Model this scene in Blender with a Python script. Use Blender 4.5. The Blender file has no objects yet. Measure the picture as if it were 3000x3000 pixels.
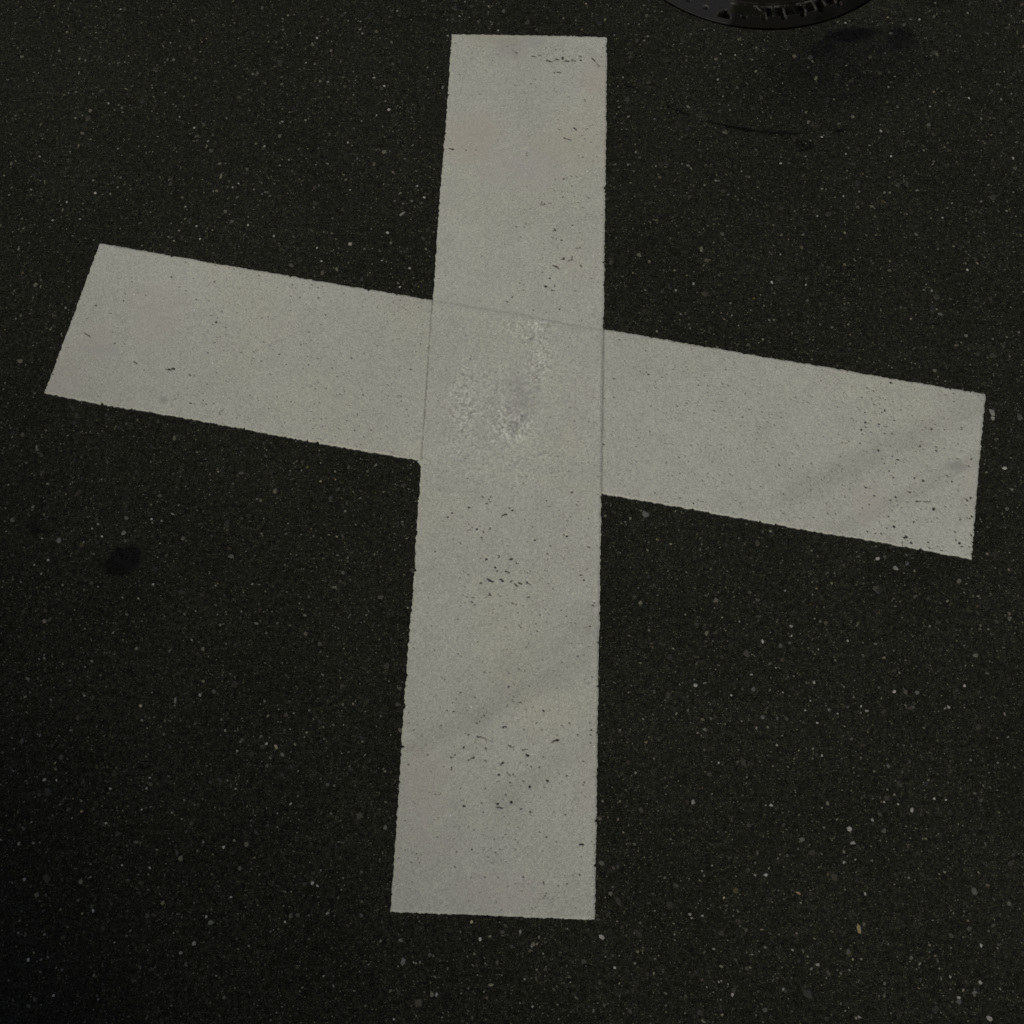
import bpy, math
import numpy as np
from mathutils import Matrix, Vector

# ------------------------------------------------------------------ camera, sky, sun, exposure
scene = bpy.context.scene
cam_data = bpy.data.cameras.new("camera")
cam = bpy.data.objects.new("camera", cam_data)
scene.collection.objects.link(cam)
cam_data.sensor_width = 36.0
cam_data.lens = 36.0 * 3114.27 / 3000.0
cam_data.clip_start = 0.02
cam_data.clip_end = 1500.0
cam.matrix_world = Matrix(((0.99914634, -0.03285482, 0.02504295, 0.048291),
                           (0.03901456, 0.94975375, -0.31055706, -0.715488),
                           (-0.01358134, 0.31126899, 0.9502248, 1.664888),
                           (0, 0, 0, 1)))
scene.camera = cam

SUN_ELEV, SUN_AZ = math.radians(58), math.radians(208)      # azimuth clockwise from +Y
to_sun = Vector((math.sin(SUN_AZ) * math.cos(SUN_ELEV), math.cos(SUN_AZ) * math.cos(SUN_ELEV), math.sin(SUN_ELEV)))
world = bpy.data.worlds.new("World")
scene.world = world
world.use_nodes = True
wn = world.node_tree.nodes
sky = wn.new("ShaderNodeTexSky")
sky.sky_type = 'NISHITA'
sky.sun_disc = False
sky.sun_elevation = SUN_ELEV
sky.sun_rotation = SUN_AZ
world.node_tree.links.new(sky.outputs[0], wn["Background"].inputs[0])
wn["Background"].inputs[1].default_value = 0.03

sun_data = bpy.data.lights.new("sun", 'SUN')
sun_data.energy = 1.6
sun_data.angle = math.radians(12)
sun_data.color = (1.0, 0.93, 0.80)
sun = bpy.data.objects.new("sun", sun_data)
scene.collection.objects.link(sun)
sun.rotation_euler = to_sun.to_track_quat('Z', 'Y').to_euler()
sun.location = to_sun * 20

scene.view_settings.view_transform = 'Standard'
scene.view_settings.look = 'None'
scene.view_settings.gamma = 1.0
scene.view_settings.use_curve_mapping = False
scene.view_settings.exposure = 0.0

# ------------------------------------------------------------------ measured wear, in tenths of a millimetre
# MARKS: chips through the white line (width, x, y, x, y ...); BEADS: glass beads; STONES: x, y, size, kind
MARKS = [
[35,-236,7534],[18,70,7469,153,7457],[15,187,7502,247,7483],[29,345,7381,452,7344],
[15,452,7344,534,7395],[22,521,7415,593,7397],[27,650,7471,664,7399],[29,700,7376,783,7370],
[18,806,7394,912,7376],[11,829,7412,876,7425],[18,964,7514,1022,7475],[22,995,7408,1014,7379],
[18,1206,7471,1290,7364],[9,1290,7364,1386,7245],[22,506,7086,565,7099,624,7098],[35,1094,6484],
[22,909,5852,960,5818],[11,944,5826,968,5772],[20,633,5795],[18,680,5763],
[18,1151,5846],[22,729,5628,799,5602,873,5569],[15,799,5602,833,5630],[18,1050,5678,1124,5707],
[27,-427,6301],[27,-895,6569],[20,79,6823],[29,-1394,5329,-1301,5305],
[20,-1075,5303],[18,-892,5308],[20,53,5219],[20,77,5642],
[15,471,7538],[13,515,7641],[13,927,7247],[15,-684,7347],
[11,-808,6459],[27,604,3680,617,3621],[15,567,3645,595,3615],[20,549,3498,587,3487],
[22,643,3458],[29,733,3445],[31,1062,3616],[27,915,3753],
[22,1014,3278],[18,732,3029,786,3066],[20,779,3086,786,3049],[18,853,3013,930,3040,939,3129],
[27,602,2917,673,2902],[18,669,2894,712,2840],[20,1082,2949,1107,2900],[35,543,2665],
[27,291,2670],[20,419,2774],[18,177,2766],[18,20,2550],
[15,87,2527],[22,449,2496,508,2498],[20,635,2531,636,2482],[20,594,2419],
[20,631,2420],[18,1009,2427],[20,91,2411],[31,734,2043],
[31,740,4730],[9,758,4731,836,4779],[22,893,4780],[22,983,4786],
[22,1189,4000],[15,938,4222,1046,4251],[18,344,4173,369,4236],[15,355,4168,422,4191],
[20,478,4203,529,4210],[18,722,4333,760,4348],[18,-105,3697,-73,3703],[13,77,3754,109,3781],
[20,-9,3042],[15,243,3464],[18,1057,3297],[13,424,3354],
[15,1003,2717],[18,1410,2605],[15,1278,2676],[18,1109,4135],
[20,1346,4815],[11,1273,4402],[18,-111,2261],[23,-435,-2170],
[9,-431,-2182,-405,-2248],[30,-343,-2541],[18,-424,-2530],[18,-139,-2472,-134,-2520],
[25,42,-2537,91,-2521],[25,-187,-2672],[33,-156,-2725],[25,-19,-2729,39,-2753],
[23,-299,-2871,-252,-2897],[25,-252,-2897,-211,-2919],[23,-105,-2868,-76,-2855],[30,-69,-2890,-52,-2901],
[23,84,-2873,83,-2908],[28,-404,-2941],[28,144,-2935,175,-2960],[23,206,-2916,246,-2929],
[23,325,-2903,348,-2914],[13,348,-2914,394,-2932],[20,334,-3157,412,-3136],[15,98,-3235,185,-3280],
[18,-261,-3116,-233,-3145],[28,-649,-3267],[25,-533,-3257],[25,-497,-3302],
[25,427,-2188],[18,470,-2169],[20,697,-2275],[18,909,-2081],
[20,954,-2110],[28,1199,-2759],[23,1248,-2826],[20,-620,-3185],
[11,-352,-3196,-285,-3164],[13,-545,-3188,-500,-3186],[20,1422,-3199],[20,1402,-3248],
[20,888,-3339],[20,504,-3583],[23,-523,-2038],[25,-413,-2070],
[20,-306,-2030],[15,177,-2601],[15,153,-2581],[15,1454,-2249],
[18,986,-3440],[15,7,-3509],[18,556,-3434],[11,226,-3616,283,-3648],
[18,696,-3149],[15,1305,-3600],[20,1358,-3578],[25,-835,-4988],
[25,-738,-5000],[22,-349,-5371,-287,-5382],[13,-287,-5382,-217,-5406],[6,-217,-5406,-100,-5449],
[28,-544,-5546],[13,-486,-5743,-413,-5711],[22,-413,-5711,-378,-5688],[13,-203,-5712,-184,-5764],
[22,30,-5789,76,-5735],[22,41,-5226,87,-5208],[22,150,-5488,174,-5497],[11,174,-5497,227,-5519],
[14,353,-5549,448,-5539],[41,430,-5626],[16,790,-5422,844,-5397],[27,844,-5393,901,-5378],
[28,1400,-5205],[28,656,-4944],[16,951,-5152,987,-5166],[13,135,-5878,186,-5950],
[28,10,-5935],[13,-20,-6034,23,-6020],[22,390,-6019],[25,746,-5992],
[47,484,-6097],[35,210,-6331],[38,4,-6358],[22,-6,-6411,45,-6417],
[19,45,-6417,90,-6408],[22,-233,-6354],[22,365,-6425],[22,506,-6461],
[16,507,-6500],[19,872,-6450],[19,1032,-6479],[35,1260,-6890,1306,-6891],
[22,-346,-7041],[19,306,-6997],[22,756,-6802],[19,108,-6840],
[13,-753,-5709,-682,-5704],[13,-255,-5034,-232,-5063],[16,95,-4888],[22,1202,-5293],
[19,1403,-5279],[19,1455,-5827],[16,1442,-5907],[19,1039,-5911],
[22,-566,-6157],[25,-717,-5851],[19,-674,-5657],[25,-204,-5544],
[19,-365,-5174],[16,-287,-5086],[16,-326,-5134],[16,341,-6695],
[19,-23,-6877],[22,550,-5129],[22,1055,-5107],[25,-492,-6409],
[20,-7567,1316,-7501,1286],[15,-7501,1286,-7452,1242],[18,-6625,807,-6527,735],[22,-6042,672,-5923,669],
[31,-5935,680,-5886,682],[18,-5788,870],[11,-5013,-131,-4921,-13],[27,-5286,1606],
[35,-7854,1586],[18,-7649,2965],[22,-7994,515],[22,-5527,52],
[22,-6905,2444],[22,-6893,2364],[20,-5805,2461],[20,-6024,2272],
[20,-5893,2206],[15,-6749,2145],[20,-6978,1974],[20,-7459,1863],
[20,-5530,2487],[22,-5686,2035],[22,-7003,1141],[20,-5530,560],
[20,-5611,569],[42,6429,-1951,6474,-1913],[15,6404,-1991,6388,-2105],[34,7522,-1855],
[42,7524,-1975],[34,7489,-2173],[34,7557,-1540],[19,7515,-1569],
[23,7399,732],[38,7217,-841],[38,6818,-938],[38,6809,-326],
[32,7071,-403],[36,6426,-586],[34,6268,302],[30,6097,413],
[38,6408,818],[34,5933,67],[38,5854,-61],[27,5870,-137],
[32,6112,-425],[36,5989,-1227],[30,5868,-1092],[42,6526,-2019],
[38,7311,-2009],[32,6280,-1757],[27,7500,-1258],[17,6649,-1318,6745,-1302],
[13,6780,-1305,6901,-1297],[23,6932,-1446,6975,-1408],[34,7357,-1601],[25,6342,-528],
[27,6424,119],[28,6157,50],[21,6024,109],[28,5930,256],
[27,5816,-302],[25,6159,-310],[27,6371,-124],[25,6239,-121],
[28,7028,-12],[23,7047,153],[30,6673,-897],[32,6575,-1151],
[27,6343,-1242],[27,6198,-1591],[27,6159,-1779],[30,6054,-1877],
[23,5971,-1885],[28,6608,-1664],[28,7262,-1957],[27,7351,-2048],
[27,7253,-1804],[27,6801,-2000],[23,6995,-2128],[23,6739,-433],
[27,7410,-533],[34,7638,-529],[23,7583,-650],[23,6263,-789],
[25,6324,-905],[23,7296,-941],[30,7565,-1209],[27,6092,659],
[23,6001,719],[21,6413,467],[27,5903,525],[9,6675,-539],
[2,-645,2400],[24,-195,2170],[22,-96,2274],[31,734,2048],
[22,277,2021],[24,-1166,476],[24,-1193,101],[29,1266,739],
[24,322,710],[29,-96,-7],[24,964,177],[27,1018,-1337],
[27,609,-1502],[24,1140,-1499],[22,642,-1598],[15,-474,-1475,-433,-1473],
[20,-349,-1514],[18,-321,-1448],[20,-380,-1584],[27,-665,-1665],
[22,-939,-1777],[24,-1007,-1848],[22,1,-1646],[27,51,-1694],
[22,-42,-1757,-112,-1796],[22,-296,-2005],[27,1529,-471],[20,-1340,-93],
[22,1696,744]]
BEADS = [915,3723,1304,3127,1418,3182,1158,4903,-639,2294,1859,-134,-22,2043,-380,1523,-6333,2891,-5254,804,-4987,176,-6819,2093,-5698,1825,1446,-5460,-467,-4929,-698,-6552,-549,-2556,1410,-3164]
STONES = [
(-8038,8398,28,0),(-7924,6175,32,0),(-6218,5675,32,0),(-9028,4954,32,0),(-7143,6550,25,0),(-6880,6447,22,0),
(-6527,5905,22,0),(-4258,7217,25,0),(-3802,6785,35,0),(-4104,7806,35,0),(-4574,5857,32,0),(-3848,4918,19,0),
(-4849,5297,28,0),(-5922,5376,28,0),(-6880,5455,25,0),(-7587,5163,28,0),(-7856,4193,35,0),(-8048,3630,32,0),
(-8539,3589,35,0),(-6151,3949,28,0),(-5336,4389,28,0),(-5238,4475,25,0),(-4956,3601,32,0),(-5893,3547,28,0),
(-5797,3284,28,0),(-4464,3387,32,0),(-5593,3474,19,2),(-8001,1815,32,0),(-8353,3985,28,0),(-9063,4229,28,0),
(-9446,4104,25,0),(-4784,7987,25,0),(-4442,7915,22,0),(-7760,7134,22,0),(-6938,7219,38,1),(-8051,7084,38,1),
(-6263,3229,22,0),(-3656,3166,25,0),(-3550,2894,28,0),(-9061,2972,32,0),(-8304,7588,28,1),(-8674,7939,28,1),
(-3540,8232,22,0),(-3297,8222,22,0),(-813,8660,28,0),(-1285,8755,28,0),(-2596,8497,25,0),(-1377,8409,25,0),
(-605,8081,25,0),(-1574,7928,28,0),(-2709,6717,38,0),(-2584,6184,41,0),(-3080,5911,22,0),(-2808,6050,25,0),
(-2926,6903,28,0),(-1792,4274,32,0),(-3298,5424,32,0),(-2327,4187,32,1),(-1938,4515,32,0),(-2409,3512,38,0),
(-3067,3264,44,0),(-1956,2802,35,0),(-2112,2412,28,0),(-2467,2938,25,0),(-2179,3918,51,3),(-3165,4396,22,0),
(1639,8023,28,0),(2429,5074,25,0),(2773,2501,32,0),(3560,8200,22,0),(3949,7617,25,0),(3674,7639,22,0),
(3611,7042,32,0),(3695,6660,25,0),(4824,6994,19,0),(4721,5198,32,0),(3521,4793,28,0),(6096,8436,28,0),
(7516,8558,38,0),(7552,6536,22,0),(6744,5410,32,0),(6601,5961,35,0),(5922,5437,25,0),(5500,5801,32,0),
(5181,5365,25,0),(6811,6960,28,0),(8292,6748,32,0),(8891,6737,32,0),(9092,6871,22,0),(8973,5437,38,0),
(5337,4095,28,0),(5828,4530,28,0),(7575,4129,28,0),(7073,3773,47,1),(4468,2713,38,0),(5062,2682,28,0),
(4639,3282,25,0),(5072,2373,38,1),(7261,2634,32,0),(6697,2292,38,1),(7924,3072,35,0),(3745,2036,22,0),
(3088,2645,32,0),(-6541,-4973,25,0),(-5630,-5096,38,2),(-5099,-4986,51,3),(-4720,-4897,38,0),(-4035,-5727,28,0),
(-3597,-5603,28,0),(-3692,-5494,44,1),(-3442,-5643,44,2),(-6822,-6013,28,2),(-6943,-6274,35,0),(-6758,-6267,25,0),
(-5909,-6366,35,0),(-5355,-6337,28,0),(-5329,-6179,25,0),(-4073,-7144,32,0),(-5382,-6650,25,0),(-5897,-6871,25,0),
(-7166,-7214,38,0),(-6990,-7717,38,0),(-3994,-6293,28,0),(-4339,-8497,44,0),(-4875,-7955,44,2),(-2684,-7598,38,0),
(-2609,-7637,28,0),(-2421,-8009,35,0),(-4207,-8129,28,0),(-3874,-7839,28,0),(-5892,-8110,32,0),(-5557,-7461,25,0),
(-5139,-7480,25,0),(-3038,-8155,25,0),(-3794,-7427,51,1),(-3546,-5939,44,1),(-6731,-8820,38,0),(-6279,-9273,28,0),
(-3130,-6481,32,0),(3025,-4459,44,0),(3916,-4495,47,1),(6098,-4447,38,0),(7190,-4311,32,0),(3357,-5625,28,0),
(4052,-4912,41,1),(6366,-4677,47,1),(6915,-4649,38,0),(5077,-4760,28,0),(5655,-4758,35,0),(5570,-4688,22,0),
(4927,-5462,25,0),(5928,-5575,44,1),(2959,-6221,47,0),(4126,-6223,35,0),(5630,-6375,32,0),(6577,-6036,32,0),
(6753,-6045,22,0),(6034,-6134,25,0),(5285,-6520,51,0),(5320,-6723,47,0),(5174,-6997,32,0),(4568,-6695,51,1),
(6231,-6216,44,0),(4012,-7223,38,0),(3076,-7203,25,0),(5458,-7430,28,0),(3388,-7567,28,2),(3927,-7980,32,4),
(5342,-7923,63,4),(4482,-7456,44,4),(7060,-7330,69,1),(7083,-8068,35,0),(7102,-9029,54,0),(5166,-8231,57,1),
(4363,-8239,28,0),(4718,-8419,38,0),(3482,-8866,32,0),(4210,-8766,28,0),(5270,-9088,32,0),(6453,-8400,22,0),
(3071,-7823,32,0),(2885,-7811,32,0),(6698,-8777,38,0),(7018,-8564,41,0),(3941,-9043,51,1),(3224,-8270,28,0),
(3291,-8706,25,0),(6602,-8507,32,0),(5825,-6111,25,0),(-7661,-2436,25,0),(-6780,-2158,25,0),(-6679,-2370,30,0),
(-6966,-2475,21,0),(-7711,-2889,25,0),(-7499,-2801,34,0),(-7571,-3036,30,0),(-5925,-3384,27,0),(-5904,-2041,27,0),
(-5565,-1941,30,3),(-5733,-2067,27,0),(-4970,-3560,15,0),(-7973,-2030,21,0),(-7355,-1481,21,0),(-8397,-1526,23,0),
(-5718,-3143,30,0),(-7362,-4424,19,0),(-6605,-4518,23,0),(-6244,-3957,34,3),(4087,-3724,40,0),(4545,-3617,23,0),
(4957,-3819,23,0),(5424,-3666,28,0),(4861,-4345,38,0),(4047,-4909,40,1),(3914,-4477,48,1),(4264,-4922,35,1),
(3893,-4257,25,0),(4277,-4141,20,0),(3731,-3418,20,0),(4546,-3463,38,0),(3571,-4592,23,0),(4372,-4519,20,0),
(4793,-4634,20,0),(4707,-4784,20,0),(5080,-4764,33,1),(5202,-4817,23,0),(4251,-5330,28,0),(4880,-4969,28,0),
(8082,333,76,0),(8082,236,49,0),(8536,270,76,1),(8191,-667,49,0),(5986,-2297,45,0),(6265,-2447,49,0),
(-301,-8041,34,2),(417,-8148,40,0),(592,-8323,40,3),(-166,-8273,34,0),(17,-8879,46,2),(502,-8781,24,0),
(625,-9139,24,0),(-755,-9037,34,0),(-1323,-8333,43,1),(-883,-8515,43,1),(1608,-8171,55,0),(1797,-8578,31,0),
(1558,-7938,31,1),(-1344,-9385,21,0),(756,-8431,21,0),(-1112,-8629,21,0),(1654,-9078,40,1),(2233,-1679,85,1)]
MC = (0.45356, 1.14543)          # centre of the iron cover
MR = 0.3178                      # its radius
RING = (0.49148, 1.07573, 0.49012)   # old round cut in the asphalt

# ------------------------------------------------------------------ helpers
def lattice(x, y, scale, seed):
    """smooth value noise in 0..1 at numpy arrays of metres"""
    def h(ix, iy):
        v = (ix.astype(np.int64) * 374761393 + iy.astype(np.int64) * 668265263 + seed * 2147483647) & 0xffffffff
        v = ((v ^ (v >> 13)) * 1274126177) & 0xffffffff
        v = (v ^ (v >> 16)) & 0xffffff
        return v / float(0xffffff)
    fx, fy = x / scale, y / scale
    ix, iy = np.floor(fx), np.floor(fy)
    tx, ty = fx - ix, fy - iy
    tx, ty = tx * tx * (3 - 2 * tx), ty * ty * (3 - 2 * ty)
    a, b, c, d = h(ix, iy), h(ix + 1, iy), h(ix, iy + 1), h(ix + 1, iy + 1)
    return (a * (1 - tx) + b * tx) * (1 - ty) + (c * (1 - tx) + d * tx) * ty

def fbm(x, y, scale, seed, octaves=3):
    s, t, w = 0, 0, 1.0
    for k in range(octaves):
        s = s + w * lattice(x, y, scale / 2 ** k, seed + 17 * k)
        t += w
        w *= 0.55
    return s / t

def smooth(a, b, v):
    t = np.clip((v - a) / (b - a), 0, 1)
    return t * t * (3 - 2 * t)

def ellipse(x, y, cx, cy, rx, ry, rot=0.0, soft=0.4, wob=0.25, seed=5):
    c, s = math.cos(rot), math.sin(rot)
    dx, dy = x - cx, y - cy
    u, v = (dx * c + dy * s) / rx, (-dx * s + dy * c) / ry
    d = np.sqrt(u * u + v * v) + wob * 2 * (fbm(x, y, min(rx, ry) * 0.6, seed) - 0.5)
    return 1 - smooth(1 - soft, 1 + soft, d)

def seg_dist(x, y, x0, y0, x1, y1):
    dx, dy = x1 - x0, y1 - y0
    l2 = dx * dx + dy * dy
    t = np.clip(((x - x0) * dx + (y - y0) * dy) / l2, 0, 1) if l2 > 0 else 0 * x
    return np.hypot(x - x0 - t * dx, y - y0 - t * dy), t

def mesh_object(name, verts, faces_by_size, mats, parent=None, colour=None, mat_index=None, shade=True, extra=None):
    """verts (n,3); faces_by_size: list of (m,k) int arrays"""
    me = bpy.data.meshes.new(name)
    nv = len(verts)
    loops = np.concatenate([f.ravel() for f in faces_by_size]).astype(np.int32)
    sizes = np.concatenate([np.full(len(f), f.shape[1]) for f in faces_by_size]).astype(np.int32)
    starts = np.concatenate([[0], np.cumsum(sizes)[:-1]]).astype(np.int32)
    me.vertices.add(nv)
    me.vertices.foreach_set("co", np.ascontiguousarray(verts, dtype=np.float32).ravel())
    me.loops.add(len(loops))
    me.loops.foreach_set("vertex_index", loops)
    me.polygons.add(len(sizes))
    me.polygons.foreach_set("loop_start", starts)
    for m in mats:
        me.materials.append(m)
    if mat_index is not None:
        me.polygons.foreach_set("material_index", mat_index.astype(np.int32))
    me.update(calc_edges=True)
    me.validate(clean_customdata=False)
    me.polygons.foreach_set("use_smooth", np.full(len(me.polygons), shade))
    if colour is not None:
        at = me.attributes.new("tone", 'FLOAT_COLOR', 'POINT')
        rgba = np.ones((nv, 4), np.float32)
        rgba[:, :3] = colour
        at.data.foreach_set("color", rgba.ravel())
    for k, v in (extra or {}).items():
        at = me.attributes.new(k, 'FLOAT', 'POINT')
        at.data.foreach_set("value", v.astype(np.float32).ravel())
    ob = bpy.data.objects.new(name, me)
    scene.collection.objects.link(ob)
    ob.parent = parent
    return ob

def grid_faces(nr, nc, wrap=False):
    r = np.arange(nr - 1)[:, None]
    c = np.arange(nc if wrap else nc - 1)[None, :]
    c2 = (c + 1) % nc
    return np.stack([r * nc + c, r * nc + c2, (r + 1) * nc + c2, (r + 1) * nc + c], -1).reshape(-1, 4)

class Nodes:
    def __init__(self, name):
        self.m = bpy.data.materials.new(name)
        self.m.use_nodes = True
        self.t = self.m.node_tree
        self.b = self.t.nodes["Principled BSDF"]
    def n(self, kind, **kw):
        nd = self.t.nodes.new(kind)
        for k, v in kw.items():
            setattr(nd, k, v)
        return nd
    def l(self, a, b):
        self.t.links.new(a, b)
    def put(self, sock, v):
        if hasattr(v, "is_linked") or hasattr(v, "links"):
            self.l(v, sock)
        else:
            sock.default_value = v
    def math(self, op, a, b=0.0, c=None, clamp=False):
        nd = self.n("ShaderNodeMath", operation=op, use_clamp=clamp)
        self.put(nd.inputs[0], a)
        self.put(nd.inputs[1], b)
        if c is not None:
            self.put(nd.inputs[2], c)
        return nd.outputs[0]
    def ramp(self, v, lo, hi, a=0.0, b=1.0):
        nd = self.n("ShaderNodeMapRange", interpolation_type='SMOOTHSTEP')
        self.put(nd.inputs[0], v)
        for i, q in ((1, lo), (2, hi), (3, a), (4, b)):
            nd.inputs[i].default_value = q
        return nd.outputs[0]
    def mix(self, f, a, b, blend='MIX'):
        nd = self.n("ShaderNodeMix", data_type='RGBA', blend_type=blend)
        self.put(nd.inputs[0], f)
        self.put(nd.inputs[6], a)
        self.put(nd.inputs[7], b)
        return nd.outputs[2]
    def noise(self, vec, scale, detail=2.0, rough=0.55):
        nd = self.n("ShaderNodeTexNoise")
        self.l(vec, nd.inputs["Vector"])
        nd.inputs["Scale"].default_value = scale
        nd.inputs["Detail"].default_value = detail
        nd.inputs["Roughness"].default_value = rough
        return nd.outputs["Fac"]
    def bump(self, h, dist, strength=1.0):
        nd = self.n("ShaderNodeBump")
        nd.inputs["Strength"].default_value = strength
        nd.inputs["Distance"].default_value = dist
        self.l(h, nd.inputs["Height"])
        self.l(nd.outputs[0], self.b.inputs["Normal"])

# ------------------------------------------------------------------ materials
def asphalt_material():
    q = Nodes("asphalt")
    geo = q.n("ShaderNodeTexCoord").outputs["Object"]
    sep = q.n("ShaderNodeSeparateXYZ")
    q.l(geo, sep.inputs[0])
    X, Y = sep.outputs[0], sep.outputs[1]
    fine = q.noise(geo, 400, 4, 0.8)
    mid = q.noise(geo, 150, 4, 0.7)
    broad = q.noise(geo, 5.0, 3, 0.5)
    base = q.ramp(fine, 0.34, 0.68, 0.22, 1.85)
    base = q.math('MULTIPLY', base, q.ramp(mid, 0.34, 0.66, 0.45, 1.58))
    base = q.math('MULTIPLY', base, q.ramp(q.noise(geo, 62, 4, 0.75), 0.36, 0.66, 0.72, 1.30))
    base = q.math('MULTIPLY', base, q.ramp(broad, 0.3, 0.7, 0.86, 1.14))
    # crushed stone chips worn flush with the binder, three sizes
    for scale, thr, gain, keep in ((520, 0.34, 4.5, 0.72), (300, 0.32, 5.0, 0.86), (150, 0.24, 4.0, 0.955)):
        vo = q.n("ShaderNodeTexVoronoi", feature='F1')
        q.l(geo, vo.inputs["Vector"])
        vo.inputs["Scale"].default_value = scale
        wn_ = q.n("ShaderNodeSeparateColor")
        q.l(vo.outputs["Color"], wn_.inputs[0])
        on = q.math('GREATER_THAN', wn_.outputs[0], keep)
        spot = q.ramp(vo.outputs["Distance"], thr * 0.6, thr * 1.3, 1.0, 0.0)
        amp = q.math('MULTIPLY', q.math('MULTIPLY', on, spot), q.math('MULTIPLY', q.math('POWER', wn_.outputs[1], 2.0), gain * 1.6))
        base = q.math('ADD', base, amp)
    # old round saw cut beside the iron cover
    wob = q.math('MULTIPLY', q.math('SUBTRACT', q.noise(geo, 75, 4, 0.75), 0.5), 0.016)
    wob = q.math('ADD', wob, q.math('MULTIPLY', q.math('SUBTRACT', q.noise(geo, 330, 3, 0.7), 0.5), 0.017))
    dx, dy = q.math('SUBTRACT', X, RING[0]), q.math('SUBTRACT', Y, RING[1])
    rr = q.math('SQRT', q.math('ADD', q.math('MULTIPLY', dx, dx), q.math('MULTIPLY', dy, dy)))
    d = q.math('ABSOLUTE', q.math('ADD', q.math('SUBTRACT', rr, RING[2]), wob))
    below = q.math('LESS_THAN', Y, 0.9)
    width = q.ramp(q.noise(geo, 24, 2, 0.5), 0.35, 0.65, 0.0010, 0.0032)
    line = q.math('SUBTRACT', 1.0, q.math('DIVIDE', d, q.math('MULTIPLY', width, 1.6)), clamp=True)
    strong = q.math('MULTIPLY', q.ramp(X, 0.325, 0.375), q.ramp(X, 0.46, 0.53, 1.0, 0.0))
    gaps = q.ramp(q.noise(geo, 15, 2, 0.5), 0.47, 0.60)
    weak = q.math('MULTIPLY', q.math('MULTIPLY', gaps, 0.85), q.math('MULTIPLY', q.ramp(X, 0.16, 0.18), q.ramp(X, 0.72, 0.76, 1.0, 0.0)))
    vis = q.math('MAXIMUM', strong, weak)
    crack = q.math('MULTIPLY', q.math('MULTIPLY', q.math('POWER', line, 0.6), vis), below)
    # oily spots, darker and smoother, and the small hollow below the cut
    warp = q.math('MULTIPLY', q.math('SUBTRACT', q.noise(geo, 45, 3, 0.6), 0.5), 0.9)
    def spot(cx, cy, rx, ry, rot, soft):
        c, s = math.cos(rot), math.sin(rot)
        ax, ay = q.math('SUBTRACT', X, cx), q.math('SUBTRACT', Y, cy)
        u = q.math('DIVIDE', q.math('ADD', q.math('MULTIPLY', ax, c), q.math('MULTIPLY', ay, s)), rx)
        v = q.math('DIVIDE', q.math('SUBTRACT', q.math('MULTIPLY', ay, c), q.math('MULTIPLY', ax, s)), ry)
        dd = q.math('ADD', q.math('SQRT', q.math('ADD', q.math('MULTIPLY', u, u), q.math('MULTIPLY', v, v))), warp)
        return q.ramp(dd, 1 - soft, 1 + soft, 1.0, 0.0)
    oil = 0.0
    for a in SPOTS:
        k = a[6]
        sp = q.math('MULTIPLY', spot(*a[:6]), k)
        oil = q.math('MAXIMUM', oil, sp)
    hollow = q.math('MULTIPLY', q.ramp(q.noise(geo, 110, 2, 0.6), 0.45, 0.6), spot(0.518, 0.5605, 0.017, 0.012, 0.0, 0.4))
    dark = q.math('MAXIMUM', crack, q.math('MULTIPLY', hollow, 0.8))
    cap = q.math('MINIMUM', base, q.math('SUBTRACT', 8.0, q.math('MULTIPLY', oil, 7.45)))
    base = q.math('MULTIPLY', cap, q.math('SUBTRACT', 1.0, q.math('MULTIPLY', dark, 0.93)))
    col = q.n("ShaderNodeVectorMath", operation='SCALE')
    tint = q.mix(oil, (0.0170, 0.0177, 0.0126, 1), (0.0055, 0.0055, 0.0068, 1))
    q.l(tint, col.inputs[0])
    q.l(base, col.inputs[3])
    q.l(col.outputs[0], q.b.inputs["Base Color"])
    q.put(q.b.inputs["Roughness"], q.math('SUBTRACT', 0.93, q.math('MULTIPLY', oil, 0.35)))
    q.put(q.b.inputs["Specular IOR Level"], q.math('MULTIPLY', q.math('SUBTRACT', 1.0, q.math('MULTIPLY', oil, 0.7)), 0.18))
    h = q.math('ADD', q.math('MULTIPLY', fine, 0.5), q.math('MULTIPLY', mid, 1.0))
    h = q.math('SUBTRACT', q.math('MULTIPLY', h, q.math('SUBTRACT', 1.0, q.math('MULTIPLY', oil, 0.75))), q.math('MULTIPLY', dark, 3.0))
    q.bump(h, 0.0022, 0.85)
    return q.m

def tone_material(name, rough, spec, grain, grain_scale, bump, rough_attr=False, metal=0.0):
    q = Nodes(name)
    geo = q.n("ShaderNodeTexCoord").outputs["Object"]
    at = q.n("ShaderNodeAttribute", attribute_name="tone")
    g = q.noise(geo, grain_scale, 2, 0.7)
    sc = q.n("ShaderNodeVectorMath", operation='SCALE')
    q.l(at.outputs["Color"], sc.inputs[0])
    q.l(q.ramp(g, 0.25, 0.75, 1 - grain, 1 + grain), sc.inputs[3])
    q.l(sc.outputs[0], q.b.inputs["Base Color"])
    q.b.inputs["Specular IOR Level"].default_value = spec
    q.b.inputs["Metallic"].default_value = metal
    if rough_attr:
        ra = q.n("ShaderNodeAttribute", attribute_name="dirt")
        q.put(q.b.inputs["Specular IOR Level"], q.math('MULTIPLY', q.math('SUBTRACT', 1.0, q.math('MULTIPLY', ra.outputs["Fac"], 0.9), clamp=True), spec))
        q.put(q.b.inputs["Roughness"], q.math('ADD', q.math('MULTIPLY', ra.outputs["Fac"], 0.9 - rough), rough, clamp=True))
    else:
        q.b.inputs["Roughness"].default_value = rough
    q.bump(g, bump, 0.8)
    return q.m

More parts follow.
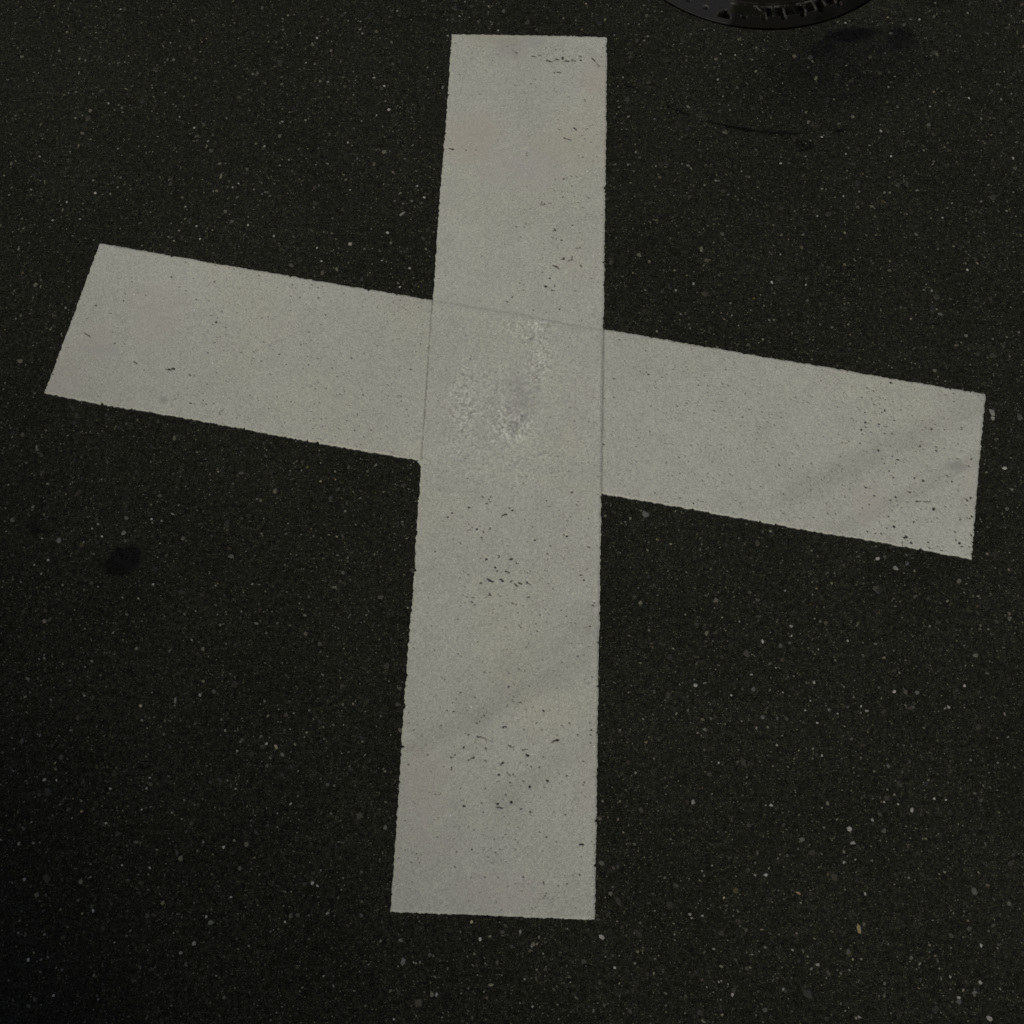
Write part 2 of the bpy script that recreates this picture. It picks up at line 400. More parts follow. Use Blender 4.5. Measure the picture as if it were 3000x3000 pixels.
# oily and damp spots: centre, radii, rotation, softness, strength
SPOTS = [(-0.7800, -0.2195, 0.0185, 0.0170, 0.0, 0.30, 0.62),
         (-0.6270, -0.2760, 0.0300, 0.0245, 0.45, 0.14, 0.84),
         (0.6180, 0.8150, 0.0560, 0.0190, 0.15, 0.45, 0.9),
         (0.5660, 0.7860, 0.0400, 0.0200, 0.5, 0.5, 0.7),
         (0.7110, 0.8100, 0.0300, 0.0300, 0.2, 0.5, 0.75),
         (0.6100, 0.7400, 0.1500, 0.0900, 0.2, 0.6, 0.40),
         (0.7950, 0.9000, 0.0300, 0.0120, 0.2, 0.5, 0.5)]

asphalt = asphalt_material()
stone_mat = tone_material("aggregate", 0.6, 0.3, 0.18, 500, 0.0006)
paint_mat = tone_material("white_thermoplastic", 0.72, 0.25, 0.20, 900, 0.0009)
iron_mat = tone_material("cast_iron", 0.46, 0.35, 0.25, 700, 0.0004, rough_attr=True, metal=0.2)

# ------------------------------------------------------------------ road: one sheet to the horizon with the hole for the cover
rng = np.random.default_rng(7)
seg = 256
radii = [MR + 0.0036, MR + 0.0036, MR + 0.0055, 0.36, 0.6, 1.2, 2.5, 6, 20, 80, 500]
zs = [-0.05, -0.002, 0.0] + [0.0] * 8
ang = np.linspace(0, 2 * np.pi, seg, endpoint=False)
jag = (fbm(np.cos(ang) * MR, np.sin(ang) * MR, 0.012, 3) - 0.5) * 0.0026
rv = []
for i, (r, z) in enumerate(zip(radii, zs)):
    rad = r + (jag if i < 3 else 0)
    rv.append(np.stack([MC[0] + rad * np.cos(ang), MC[1] + rad * np.sin(ang), np.full(seg, z)], -1))
rv = np.concatenate(rv)
rf = grid_faces(len(radii), seg, wrap=True)
road_n = len(rv)

def stone_cluster(n, smin, smax, dull):
    x = rng.uniform(-1.75, 1.75, n)
    y = rng.uniform(-1.75, 1.75, n)
    s = smin + (smax - smin) * rng.random(n) ** 2.6
    b = dull[0] * (1 + dull[1] * rng.random(n) ** dull[2])
    return x, y, s, b
parts = []
for n, a, b_, c in ((60000, 0.0013, 0.0034, (0.020, 10.0, 2.1)), (22000, 0.0024, 0.0056, (0.022, 9.0, 2.2)),
                    (6500, 0.0042, 0.0095, (0.022, 6.0, 2.2)), (1500, 0.0075, 0.0145, (0.020, 1.6, 1.5))):
    parts.append(stone_cluster(n, a, b_, c))
sx, sy, ss, sb = [np.concatenate([p[i] for p in parts]) for i in range(4)]
hue = rng.normal(0, 0.03, len(sx))
scol = np.stack([sb * (1 + hue), sb, sb * (0.80 - 1.5 * hue)], -1)
rare = rng.random(len(sx)) < 0.01
scol[rare] *= np.array([1.12, 1.0, 0.62])
kx = np.array([s[0] for s in STONES]) * 1e-4
ky = np.array([s[1] for s in STONES]) * 1e-4
ks = np.array([s[2] for s in STONES]) * 1e-4 * 1.6
kk = np.array([s[3] for s in STONES])
KC = np.array([[0.21, 0.21, 0.195], [0.062, 0.064, 0.058], [0.17, 0.165, 0.11], [0.17, 0.17, 0.155], [0.13, 0.105, 0.060]])
kcol = KC[kk] * (0.95 + 1.1 * rng.random(len(kk)))[:, None]
far = np.ones(len(sx), bool)
for cx, cy, rx, ry, ro, so, k in SPOTS:
    far &= ~((ellipse(sx, sy, cx, cy, rx * 1.1, ry * 1.1, ro, 0.1, 0.2) > 0.5) & (rng.random(len(sx)) < k))
far &= np.abs(np.hypot(sx - RING[0], sy - RING[1]) - RING[2]) > 0.0022
sx, sy, ss, scol = sx[far], sy[far], ss[far], scol[far]
sx, sy, ss, scol = np.r_[sx, kx], np.r_[sy, ky], np.r_[ss, ks], np.r_[scol, kcol]
elong = np.r_[1 + 0.9 * rng.random(len(sx) - len(kx)) ** 2, np.where((kk == 3) | (kk == 4), 2.4, 1.0 + 0.5 * rng.random(len(kk)))]
ok = np.hypot(sx - MC[0], sy - MC[1]) > MR + 0.006 + ss * 0.5
sx, sy, ss, scol, elong = sx[ok], sy[ok], ss[ok], scol[ok], elong[ok]
N, K = len(sx), 6
rot = rng.uniform(0, np.pi, N)
th = (np.arange(K) / K * 2 * np.pi)[None, :] + rng.normal(0, 0.16, (N, K))
rad = 0.5 * (0.75 + 0.5 * rng.random((N, K)))
def ring(scale, z):
    u = np.cos(th) * rad * scale * (ss * np.sqrt(elong))[:, None]
    v = np.sin(th) * rad * scale * (ss / np.sqrt(elong))[:, None]
    c, s_ = np.cos(rot)[:, None], np.sin(rot)[:, None]
    return np.stack([sx[:, None] + u * c - v * s_, sy[:, None] + u * s_ + v * c, z], -1)
top = (np.minimum(0.00022 + 0.08 * ss, 0.0009))[:, None] * (0.8 + 0.5 * rng.random((N, K)))
sv = np.concatenate([ring(1.06, np.full((N, K), -0.0004)), ring(0.74, top)], 1)      # (N, 2K, 3)
base_i = road_n + np.arange(N)[:, None] * (2 * K)
k0 = np.arange(K)
k1 = (k0 + 1) % K
sides = np.stack([base_i + k0, base_i + k1, base_i + K + k1, base_i + K + k0], -1).reshape(-1, 4)
caps = base_i + K + np.arange(K)[None, :]
allv = np.concatenate([rv, sv.reshape(-1, 3)])
allc = np.concatenate([np.full((road_n, 3), 0.02), np.repeat(scol, 2 * K, 0)])
mi = np.concatenate([np.zeros(len(rf)), np.ones(len(sides) + len(caps))])
road = mesh_object("road", allv, [rf, sides, caps], [asphalt, stone_mat], colour=allc, mat_index=mi, shade=False)
road["kind"] = "structure"
road["label"] = "dark asphalt road surface with pale stone chips"

# ------------------------------------------------------------------ white cross marking: two thermoplastic bars, one laid over the other
WHITE = np.array([0.553, 0.561, 0.497])
GREY = np.array([0.40, 0.395, 0.375])
UP = np.array([(-0.1500, 0.7962), (0.1500, 0.7955), (0.1503, -0.7950), (-0.1505, -0.7957)])      # corners: far left, far right, near right, near left
ACR = np.array([(-0.7600, 0.3125), (0.7990, 0.0662), (0.7490, -0.2268), (-0.8078, 0.0137)])
THICK = 0.0034

def stripe(name, Q, over, seed, parent, pit_density, marks=MARKS):
    Lm = np.linalg.norm(Q[1] - Q[2])
    W_ = np.linalg.norm(Q[0] - Q[1])
    nu, nv = int(W_ / 0.00105), int(Lm / 0.00105)
    u = np.linspace(0, 1, nu)[None, :] * np.ones((nv, 1))
    v = np.linspace(0, 1, nv)[:, None] * np.ones((1, nu))
    def place(u, v):
        return (Q[0] * (1 - u[..., None]) + Q[1] * u[..., None]) * (1 - v[..., None]) + (Q[3] * (1 - u[..., None]) + Q[2] * u[..., None]) * v[..., None]
    P = place(u, v)
    x, y = P[..., 0], P[..., 1]
    # crumbly outline: each edge wanders about a millimetre
    def wander(s, sd):
        a = (fbm(s, s * 0 + sd, 0.0055, seed + sd, 3) - 0.5) * 0.0040
        b = (lattice(s, s * 0 + sd, 0.11, seed + 40 + sd) - 0.5) * 0.0022
        bite = -0.0045 * smooth(0.85, 0.95, lattice(s, s * 0 + sd, 0.0065, seed + 80 + sd)) * lattice(s, s * 0, 0.004, seed)
        return a + b + bite
    ex, ey = (Q[1] - Q[0]) / W_, (Q[2] - Q[1]) / Lm
    fall = 0.008
    pool = 0 * x            # paint pooled in the inner corner of the crossing
    if over is not None:
        s_ = v * Lm - 0.8838
        pool = 0.008 * np.where(s_ > 0, np.clip(1 - s_ / 0.013, 0, 1) ** 2, smooth(-0.004, 0, s_))
    du = (wander(v * Lm, 1) + pool) * np.clip(1 - u * W_ / fall, 0, 1) * -1 + wander(v * Lm, 2) * np.clip(1 - (1 - u) * W_ / fall, 0, 1)
    dv = wander(u * W_, 3) * np.clip(1 - v * Lm / fall, 0, 1) * -1 + wander(u * W_, 4) * np.clip(1 - (1 - v) * Lm / fall, 0, 1)
    x = x + du * ex[0] + dv * ey[0]
    y = y + du * ex[1] + dv * ey[1]
    # distance to the nearest edge, rounded corners
    eu, ev = np.minimum(u, 1 - u) * W_, np.minimum(v, 1 - v) * Lm
    edge = np.minimum(eu, ev)
    z = THICK * (0.45 + 0.55 * smooth(0, 0.0028, edge))
    z = z + 0.0003 * (fbm(x, y, 0.05, seed + 5) - 0.5) + 0.00022 * (fbm(x, y, 0.004, seed + 6) - 0.5)
    step = 0 * x
    if over is not None:
        c = over.mean(0)
        ax = (over[1] + over[2] - over[0] - over[3]) / 2
        ay = np.array([-ax[1], ax[0]]) / np.linalg.norm(ax)
        hw = np.linalg.norm(over[1] - over[2]) / 2 - 0.001
        dd = (x - c[0]) * ay[0] + (y - c[1]) * ay[1]
        sag = 0.005 * (fbm(x, y, 0.06, 33) - 0.5) * 2
        wide = np.where(dd > 0, 0.0045, 0.011)
        step = 1 - smooth(-1, 1, (np.abs(dd + sag) - hw) / wide)
        z = z + step * THICK * 0.45
    # ---- colour
    tone = WHITE[None, None, :] * np.ones(x.shape + (1,))
    g = rng.random(x.shape)
    g2 = lattice(x, y, 0.0022, seed + 9)
    tone *= (1 + 0.30 * (g - 0.5) + 0.30 * (g2 - 0.5) + 0.10 * (fbm(x, y, 0.03, seed + 10) - 0.5) + 0.12 * (fbm(x, y, 0.25, seed + 11) - 0.5))[..., None]
    drift = fbm(x, y, 0.10, seed + 12, 2) - 0.5
    tone *= 1 + drift[..., None] * np.array([0.02, -0.005, -0.02])
    drift = fbm(x, y, 0.16, seed + 13, 2) - 0.5
    tone *= 1 + drift[..., None] * np.array([0.01, 0.005, -0.03])
    for sx_, sy_, rx, ry, col, k in STAINS:
        m = ellipse(x, y, sx_, sy_, rx, ry, 0, 0.6, 0.6, 61) * k * 0.9
        tone = tone * (1 - m[..., None]) + np.array(col) * m[..., None]
    for x0, y0, x1, y1, wd, k in SMEARS:
        d, t = seg_dist(x + 0.02 * (fbm(x, y, 0.08, 63) - 0.5), y + 0.02 * (fbm(x, y, 0.08, 64) - 0.5), x0, y0, x1, y1)
        streak = 0.7 + 0.6 * lattice(d, d * 0, 0.006, 65)
        tone *= (1 - 1.35 * k * streak * (1 - smooth(wd * 0.3, wd * 1.2, d)))[..., None]
    # scuffed middle where tyres roughened the upper layer
    for cx, cy, rx, ry, k in ((-0.020, 0.045, 0.060, 0.060, 0.7), (-0.088, 0.018, 0.022, 0.075, 1.1), (0.0, -0.07, 0.10, 0.06, 0.6), (0.012, 0.162, 0.034, 0.020, 1.1), (0.040, 0.115, 0.020, 0.045, 1.1), (0.0, -0.02, 0.035, 0.030, 1.0), (0.06, 0.06, 0.05, 0.06, 0.4)):
        m = ellipse(x, y, cx, cy, rx, ry, 0, 0.6, 0.6, 71) * k
        cr = lattice(x, y, 0.0034, 91) * 0.6 + lattice(x, y, 0.0017, 92) * 0.4
        tone *= (1 + np.clip(m, 0, 1.1) * (0.80 * (cr - 0.47) + 0.02))[..., None]
    # ---- chips and pinholes
    pit = np.zeros(x.shape)
    wx = x + 0.0026 * (lattice(x, y, 0.0022, 51) - 0.5)
    wy = y + 0.0026 * (lattice(x, y, 0.0022, 52) - 0.5)
    def stamp(x0, y0, x1, y1, w, depth):
        m = 0.006 + w
        sel = (x > min(x0, x1) - m) & (x < max(x0, x1) + m) & (y > min(y0, y1) - m) & (y < max(y0, y1) + m)
        idx = np.nonzero(sel)
        if len(idx[0]) == 0:
            return
        i0, i1, j0, j1 = idx[0].min(), idx[0].max() + 1, idx[1].min(), idx[1].max() + 1
        d, t = seg_dist(wx[i0:i1, j0:j1], wy[i0:i1, j0:j1], x0, y0, x1, y1)
        d = d + 0.0006 * (lattice(x[i0:i1, j0:j1], y[i0:i1, j0:j1], 0.0015, 77) - 0.5)
        k = (1 - smooth(w * 0.5 - 0.0003, w * 0.5 + 0.0007, d)) * depth
        pit[i0:i1, j0:j1] = np.maximum(pit[i0:i1, j0:j1], k)
    inside = []
    for mk in marks:
        w = mk[0] * 0.82e-4
        pts = np.array(mk[1:]).reshape(-1, 2) * 1e-4
        if pts[0][1] > 0.70:
            w *= 1.3
        if over is None and abs(pts[0][0]) < 0.149:
            continue
        if over is not None and abs(pts[0][0]) > 0.151:
            continue
        depth = min(1.0, 0.30 + w / 0.0026)
        if len(pts) == 1:
            stamp(pts[0][0], pts[0][1], pts[0][0] + w * 0.25, pts[0][1], w * 0.95, depth)
        for a, b in zip(pts[:-1], pts[1:]):
            a, b = a * 0.9 + b * 0.1, b * 0.85 + a * 0.15
            stamp(a[0], a[1], b[0], b[1], w, depth)
    r2 = np.random.default_rng(seed)
    for _ in range(pit_density[0]):
        a, b = r2.random(), r2.random()
        if r2.random() > pit_density[1](a, b):
            continue
        p = place(np.array([a]), np.array([b]))[0]
        w = 0.0010 + 0.0011 * r2.random() ** 3
        stamp(p[0], p[1], p[0], p[1], w, 0.35 + 0.55 * r2.random())
    dirt = np.array([0.020, 0.020, 0.017])
    tone = tone * (1 - pit[..., None]) + dirt * pit[..., None]
    bd = np.array(BEADS).reshape(-1, 2) * 1e-4
    for p in bd:
        i, j = np.unravel_index(np.argmin((x - p[0]) ** 2 + (y - p[1]) ** 2), x.shape)
        if np.hypot(x[i, j] - p[0], y[i, j] - p[1]) < 0.002:
            tone[i:i + 2, j:j + 2] = 0.95
            pit[i:i + 2, j:j + 2] = 0
    # slightly darker along the step of the crossing and down the outer flank
    tone *= (1 - 0.05 * (1 - np.abs(step * 2 - 1)) * lattice(x, y, 0.03, 34))[..., None]
    z = z - pit * THICK * 0.85
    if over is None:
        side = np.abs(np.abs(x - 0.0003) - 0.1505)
        tone *= (1 - 0.55 * np.exp(-(side / 0.0021) ** 2) * (0.6 + 0.4 * lattice(x, y, 0.02, 35)))[..., None]  # seam shadow painted as a dark band beside both edges of the upper bar
    V = np.stack([x, y, z], -1)
    # flank down to the road
    loop = np.concatenate([np.arange(nu), np.arange(1, nv) * nu + nu - 1, (nv - 1) * nu + np.arange(nu - 2, -1, -1), np.arange(nv - 2, 0, -1) * nu])
    Vf = V.reshape(-1, 3)
    out = Vf[loop].copy()
    out[:, :2] += (out[:, :2] - Vf[loop + 0][:, :2])
    cen = Q.mean(0)
    uu, vv = u.ravel()[loop], v.ravel()[loop]
    off = np.zeros((len(loop), 2))
    off += np.where(uu == 0, -1, 0)[:, None] * ex + np.where(uu == 1, 1, 0)[:, None] * ex
    off += np.where(vv == 0, -1, 0)[:, None] * ey + np.where(vv == 1, 1, 0)[:, None] * ey
    out[:, :2] += off * 0.0006
    out[:, 2] = -0.0008
    n0 = len(Vf)
    l2 = np.roll(np.arange(len(loop)), -1)
    flank = np.stack([loop, n0 + np.arange(len(loop)), n0 + l2, loop[l2]], -1)
    faces = grid_faces(nv, nu)[:, ::-1]
    verts = np.concatenate([Vf, out])
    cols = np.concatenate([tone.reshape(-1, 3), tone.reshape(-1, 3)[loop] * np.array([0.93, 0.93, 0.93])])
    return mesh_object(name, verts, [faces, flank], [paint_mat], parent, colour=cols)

SMEARS = [(0.4611, -0.1259, 0.7959, 0.0522, 0.030, 0.065), (0.5344, -0.1882, 0.7855, -0.0425, 0.016, 0.05),
          (-0.0471, -0.4861, 0.1529, -0.3511, 0.045, 0.06), (-0.1483, -0.5634, 0.1216, -0.4216, 0.020, 0.05),
          (0.0117, -0.6233, 0.1448, -0.5369, 0.030, 0.04)]
PINK = (0.565, 0.52, 0.47)
STAINS = [(0.014, 0.030, 0.020, 0.034, (0.46, 0.46, 0.43), 0.95), (0.004, -0.012, 0.012, 0.026, (0.46, 0.46, 0.43), 0.9), (0.028, 0.085, 0.014, 0.028, (0.50, 0.50, 0.46), 0.7),
          (-0.062, 0.788, 0.050, 0.018, (0.46, 0.46, 0.36), 0.55),
          (-0.034, 0.760, 0.028, 0.020, (0.42, 0.40, 0.38), 0.60),
          (0.010, 0.780, 0.020, 0.012, (0.46, 0.46, 0.44), 0.60),
          (0.128, 0.690, 0.020, 0.045, (0.56, 0.48, 0.42), 0.40),
          (-0.100, 0.560, 0.050, 0.045, (0.56, 0.50, 0.43), 0.55),
          (0.080, 0.545, 0.060, 0.040, (0.56, 0.51, 0.42), 0.35),
          (0.000, 0.490, 0.070, 0.040, (0.53, 0.51, 0.49), 0.45),
          (-0.736, 0.118, 0.022, 0.035, PINK, 0.5), (-0.780, 0.040, 0.030, 0.045, PINK, 0.45), (-0.640, 0.170, 0.040, 0.050, PINK, 0.35),
          (-0.600, 0.008, 0.006, 0.006, (0.36, 0.36, 0.34), 0.7), (-0.720, 0.100, 0.030, 0.010, (0.50, 0.50, 0.48), 0.6),
          (0.587, -0.139, 0.022, 0.030, PINK, 0.5), (0.758, -0.098, 0.012, 0.040, PINK, 0.5),
          (0.740, -0.066, 0.014, 0.008, (0.38, 0.38, 0.36), 0.75),
          (-0.118, -0.623, 0.035, 0.050, PINK, 0.40), (0.135, -0.603, 0.012, 0.040, PINK, 0.35),
          (0.010, -0.760, 0.070, 0.020, PINK, 0.35), (-0.080, -0.700, 0.050, 0.025, PINK, 0.25)]

cross = bpy.data.objects.new("road_marking", None)
scene.collection.objects.link(cross)
cross.empty_display_size = 0.2
cross["label"] = "large white painted cross of two overlapping worn bars on the dark asphalt"
cross["category"] = "road marking"
# the crosswise bar runs left to right: its own long axis is u, so describe it turned a quarter
ACR_T = np.array([ACR[3], ACR[0], ACR[1], ACR[2]])
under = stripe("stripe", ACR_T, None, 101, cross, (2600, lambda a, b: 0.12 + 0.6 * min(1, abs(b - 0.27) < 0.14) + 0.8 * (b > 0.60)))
under["label"] = "crosswise white bar lying under the other"
upper = stripe("stripe", UP, ACR, 202, cross, (1700, lambda a, b: 0.25 + 0.4 * (b > 0.55) + 0.3 * (a > 0.5)))
upper["label"] = "lengthwise white bar lying over the other"

# ------------------------------------------------------------------ cast iron cover
cover = bpy.data.objects.new("manhole_cover", None)
scene.collection.objects.link(cover)
cover.location = (MC[0], MC[1], 0)
cover["label"] = "round black cast iron manhole cover beyond the upper end of the white cross"
cover["category"] = "manhole cover"

def cover_heights():
    r = np.concatenate([np.linspace(0.002, 0.25, 150, endpoint=False), np.linspace(0.25, MR - 0.0016, 78), [MR - 0.0006, MR, MR]])
    a = np.radians(np.arange(0, 360, 0.25))
    R_, A = np.meshgrid(r, a, indexing='ij')
    deg = np.degrees(A)
    x, y = R_ * np.cos(A), R_ * np.sin(A)
    z = np.full(R_.shape, -0.0012)
    dirt = 0.15 + 0 * z
    col = np.array([0.036, 0.034, 0.033]) * np.ones(z.shape + (1,))
    # ring groove between the rim and the figured centre
    def groove(r0, w, depth):
        return depth * (1 - smooth(w * 0.5, w * 0.5 + 0.0012, np.abs(R_ - r0)))
    # band of short radial ribs
    band = smooth(0.2640, 0.2655, R_) * (1 - smooth(0.2880, 0.2895, R_))
    pitch = 4.3
    ph = ((deg + 83.0) % pitch)
    ph = np.minimum(ph, pitch - ph) * math.pi / 180 * R_
    rib = 1 - smooth(0.0016, 0.0026, ph)
    arc = (deg - 360 * (deg > 180))
    ribbed = smooth(-89.0, -88.5, arc) * (1 - smooth(-56, -55.5, arc))
    ribbed = np.maximum(ribbed, smooth(30, 30.5, arc) * (1 - smooth(95, 95.5, arc)))
    cell = band * ribbed * (1 - rib)
    fill = smooth(0.38, 0.62, fbm(x, y, 0.011, 19))
    z -= cell * (0.0060 - 0.0030 * fill)
    # lettered plate: raised strokes, packed with grit between them
    plate = band * (1 - ribbed) * smooth(-104, -103.5, arc) * (1 - smooth(-89.4, -89.0, arc))
    curl = 1 - smooth(0.0022, 0.0034, np.abs(np.hypot(x + 0.012 - 0.028, y + 0.250) - 0.030))
    z -= plate * (1 - curl) * 0.0035
    # figured centre: concentric bars and a chequer, deep between
    g = (R_ < 0.262)
    sect = ((deg + 5) % 30)
    bar = np.maximum(1 - smooth(0.004, 0.0052, np.abs(((R_ + 0.006) % 0.030) - 0.015)), 1 - smooth(0.004, 0.0052, np.minimum(sect, 30 - sect) * math.pi / 180 * R_))
    inner = g * smooth(0.2, 0.6, 1 - bar) * (R_ < 0.252)
    z -= inner * 0.0042
    z -= groove(0.2600, 0.0030, 0.0050)
    # holes along the rim
    hole = np.zeros(z.shape)
    key_all = np.zeros(z.shape)
    for k in range(48):
        hd = -120.1 + 7.5 * k
        if abs(((hd + 105.1 + 180) % 360) - 180) < 1:
            continue
        hx, hy = 0.2925 * math.cos(math.radians(hd)), 0.2925 * math.sin(math.radians(hd))
        hole = np.maximum(hole, 1 - smooth(0.0046, 0.0062, np.hypot(x - hx, y - hy)))
    shallow = smooth(0.45, 0.75, lattice(x, y, 0.05, 4))
    z -= hole * (0.0075 - 0.0040 * shallow)
    # two keyholes, flat on the outer side
    for kd in (-105.0, 75.0):
        c, s = math.cos(math.radians(kd)), math.sin(math.radians(kd))
        rad_, tan_ = x * c + y * s, -x * s + y * c
        d = np.hypot((tan_) / 0.0135, (rad_ - 0.3045) / 0.0205)
        key = (1 - smooth(0.90, 1.02, d)) * (1 - smooth(0.3040, 0.3055, rad_))
        z = np.where(key > 0, z - key * 0.030, z)
        col *= (1 - 0.85 * key)[..., None]
        hole = np.maximum(hole, key)
        key_all = np.maximum(key_all, key)
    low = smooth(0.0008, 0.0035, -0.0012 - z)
    # grit and mud lie in the low parts; mud also creeps over the rim on one side
    gritn = smooth(0.50, 0.62, fbm(x, y, 0.009, 8))
    grit_col = np.array([0.045, 0.045, 0.034])
    gm = np.clip(plate * (1 - curl) * 0.9 + low * gritn * 0.35 * (1 - hole), 0, 1)
    col = col * (1 - gm[..., None]) + grit_col * gm[..., None]
    mud = smooth(-104, -101, arc) * (1 - smooth(-40, -20, arc))
    mud2 = np.maximum(ellipse(x, y, 0.118, -0.2845, 0.022, 0.008, 0.5, 0.4, 0.3, 6), ellipse(x, y, 0.180, -0.250, 0.026, 0.018, 0.8, 0.4, 0.4, 7))
    col = col * (1 - 0.8 * mud[..., None]) + np.array([0.005, 0.0052, 0.0035]) * 0.8 * mud[..., None]
    col = col * (1 - 0.8 * mud2[..., None]) + np.array([0.006, 0.006, 0.005]) * 0.8 * mud2[..., None]
    dirt = np.clip(0.12 + 0.75 * mud + 0.9 * gm + 0.5 * low, 0, 1)
    gz = np.gradient(z, axis=0) / 0.0009, np.gradient(z, axis=1) / 0.0012
    slope = np.hypot(*gz)
    worn = smooth(0.5, 1.6, slope) * (z > -0.0042) * (hole < 0.8) * smooth(0.30, 0.62, fbm(x, y, 0.012, 55)) * (1 - 0.8 * g)  # raised lips that get a painted highlight
    col = col * (1 - 0.88 * (smooth(0.0022, 0.0042, -0.0012 - z) * (1 - gm * 0.9))[..., None])  # recess shade painted into the iron, blacker with depth
    col = col * (1 - worn[..., None] * 0.7) + np.array([0.15, 0.15, 0.14]) * worn[..., None] * 0.7  # lip highlights mixed into the edge colour
    col[key_all > 0.05] = 0.0015  # darkness inside the keyholes painted in
    bits = (rng.random(z.shape) > 0.996) & (low > 0.4) & (hole < 0.1)
    col[bits] = 0.20
    z += 0.0004 * (fbm(x, y, 0.006, 22) - 0.5)
    z[-3:, :] = np.array([-0.0016, -0.0032, -0.045])[:, None]
    col[-3:] = 0.0012  # outer flank painted black as the shaded, dirt-packed gap
    return x, y, z, col, dirt
cx_, cy_, cz_, cc_, cd_ = cover_heights()
nr, nc = cx_.shape
cv = np.stack([cx_, cy_, cz_], -1).reshape(-1, 3)
cf = grid_faces(nr, nc, wrap=True)
cen_i = len(cv)
cv = np.concatenate([cv, [[0, 0, cz_[0].mean()]]])
fan = np.stack([np.full(nc, cen_i), np.arange(nc), (np.arange(nc) + 1) % nc], -1)
cc = np.concatenate([cc_.reshape(-1, 3), [[0.03, 0.03, 0.033]]])
cd = np.concatenate([cd_.ravel(), [0.2]])
lid = mesh_object("lid", cv, [cf, fan], [iron_mat], cover, colour=cc, extra={"dirt": cd})

fr_r = [MR + 0.0008, MR + 0.0008, MR + 0.012, MR + 0.012]
fr_z = [-0.045, -0.018, -0.018, -0.045]
fa = np.linspace(0, 2 * np.pi, 192, endpoint=False)
fv = np.concatenate([np.stack([r * np.cos(fa), r * np.sin(fa), np.full(192, z)], -1) for r, z in zip(fr_r, fr_z)])
frame = mesh_object("frame", fv, [grid_faces(4, 192, wrap=True)], [iron_mat], cover, colour=np.full((len(fv), 3), 0.006), extra={"dirt": np.full(len(fv), 0.8)})

# ------------------------------------------------------------------ unseen building added behind the photographer so its eave shades the near left
def box(cx, cy, cz, dx, dy, dz):
    s = np.array([[i, j, k] for i in (-.5, .5) for j in (-.5, .5) for k in (-.5, .5)])
    return s * [dx, dy, dz] + [cx, cy, cz]
BOXF = np.array([[0, 1, 3, 2], [4, 6, 7, 5], [0, 4, 5, 1], [2, 3, 7, 6], [0, 2, 6, 4], [1, 5, 7, 3]])
def boxes(name, items, mat, parent):
    v = np.concatenate([box(*i) for i in items])
    f = np.concatenate([BOXF + 8 * i for i in range(len(items))])
    return mesh_object(name, v, [f], [mat], parent, shade=False)
def plain(name, colour, rough, spec=0.4, scale=40, bump=0.002, vary=0.25):
    q = Nodes(name)
    geo = q.n("ShaderNodeTexCoord").outputs["Object"]
    nz = q.noise(geo, scale, 4, 0.6)
    big = q.noise(geo, 1.3, 3, 0.6)
    sc = q.n("ShaderNodeVectorMath", operation='SCALE')
    sc.inputs[0].default_value = colour
    q.l(q.math('MULTIPLY', q.ramp(nz, 0.3, 0.7, 1 - vary, 1 + vary), q.ramp(big, 0.3, 0.7, 0.9, 1.1)), sc.inputs[3])
    q.l(sc.outputs[0], q.b.inputs["Base Color"])
    q.b.inputs["Roughness"].default_value = rough
    q.b.inputs["Specular IOR Level"].default_value = spec
    q.bump(nz, bump, 0.7)
    return q.m
render_m = plain("render_coat", (0.16, 0.155, 0.14), 0.9)
trim_m = plain("dark_trim", (0.05, 0.05, 0.052), 0.5)
glass_m = plain("window_glass", (0.02, 0.022, 0.025), 0.08, 0.6, 3, 0.0, 0.1)
wood_m = plain("door_wood", (0.09, 0.055, 0.03), 0.55, 0.4, 25)
added_shade_house = bpy.data.objects.new("added_shade_house", None)
scene.collection.objects.link(added_shade_house)
HS, HH = 3.27, 4.1                     # distance and height of the roof edge
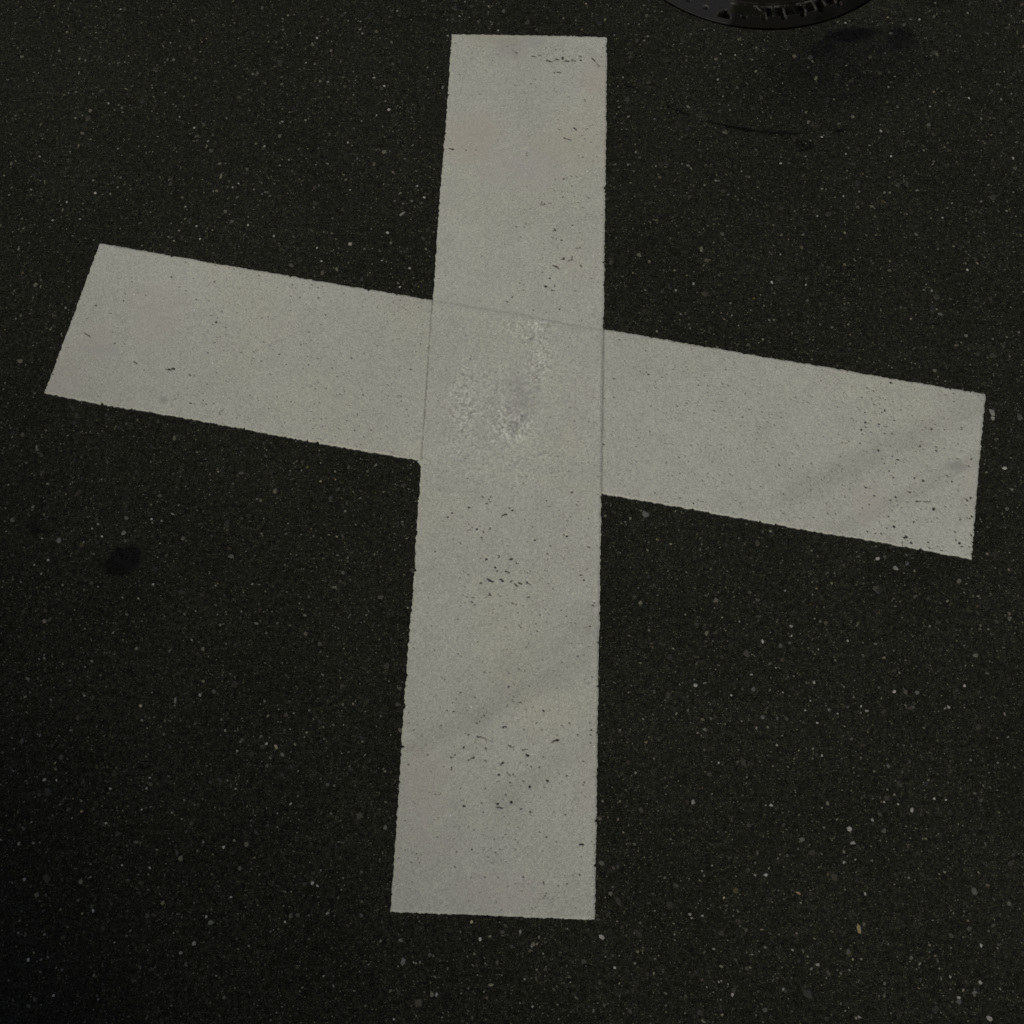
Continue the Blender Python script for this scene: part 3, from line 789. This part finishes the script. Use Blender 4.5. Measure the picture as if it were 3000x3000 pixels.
added_shade_house.location = (-0.7071 * (HS + 0.2), -0.7071 * (HS + 0.2), 0)
added_shade_house.rotation_euler = (0, 0, math.radians(-45))     # local +y faces the road
added_shade_house["label"] = "low grey rendered building, unseen, added behind the camera to shade the near left of the road"
added_shade_house["category"] = "added_shade_house"
# front of the added building with cut openings: a door 1 m wide and two windows
W2 = 4.6
added_wall = boxes("added_wall", [(-3.45, -0.1, 2.0, 2.3, 0.2, 4.0), (-1.7, -0.1, 0.45, 1.2, 0.2, 0.9), (-1.7, -0.1, 3.05, 1.2, 0.2, 1.9),
                      (-0.8, -0.1, 2.0, 0.6, 0.2, 4.0), (0.0, -0.1, 3.05, 1.0, 0.2, 1.9), (1.1, -0.1, 2.0, 1.2, 0.2, 4.0),
                      (2.3, -0.1, 0.45, 1.2, 0.2, 0.9), (2.3, -0.1, 3.05, 1.2, 0.2, 1.9), (3.75, -0.1, 2.0, 1.7, 0.2, 4.0),
                      (-4.5, -2.2, 2.0, 0.2, 4.0, 4.0), (4.5, -2.2, 2.0, 0.2, 4.0, 4.0), (0, -4.3, 2.0, 9.2, 0.2, 4.0)], render_m, added_shade_house)
boxes("added_roof", [(0, -2.1, HH - 0.05, 9.6, 4.6, 0.1)], trim_m, added_shade_house)
for wx in (-1.7, 2.3):
    w = boxes("added_window", [(wx - 0.57, -0.1, 1.5, 0.06, 0.08, 1.2), (wx + 0.57, -0.1, 1.5, 0.06, 0.08, 1.2), (wx, -0.1, 0.93, 1.08, 0.08, 0.06),
                         (wx, -0.1, 2.07, 1.08, 0.08, 0.06), (wx, -0.1, 1.5, 0.05, 0.08, 1.08)], trim_m, added_shade_house)
    boxes("pane", [(wx - 0.2825, -0.1, 1.5, 0.51, 0.01, 1.07), (wx + 0.2825, -0.1, 1.5, 0.51, 0.01, 1.07)], glass_m, w)
dr = boxes("added_door", [(0.0, -0.12, 1.045, 0.98, 0.05, 2.09)], wood_m, added_shade_house)
boxes("handle", [(0.38, -0.075, 1.0, 0.12, 0.03, 0.025)], trim_m, dr)
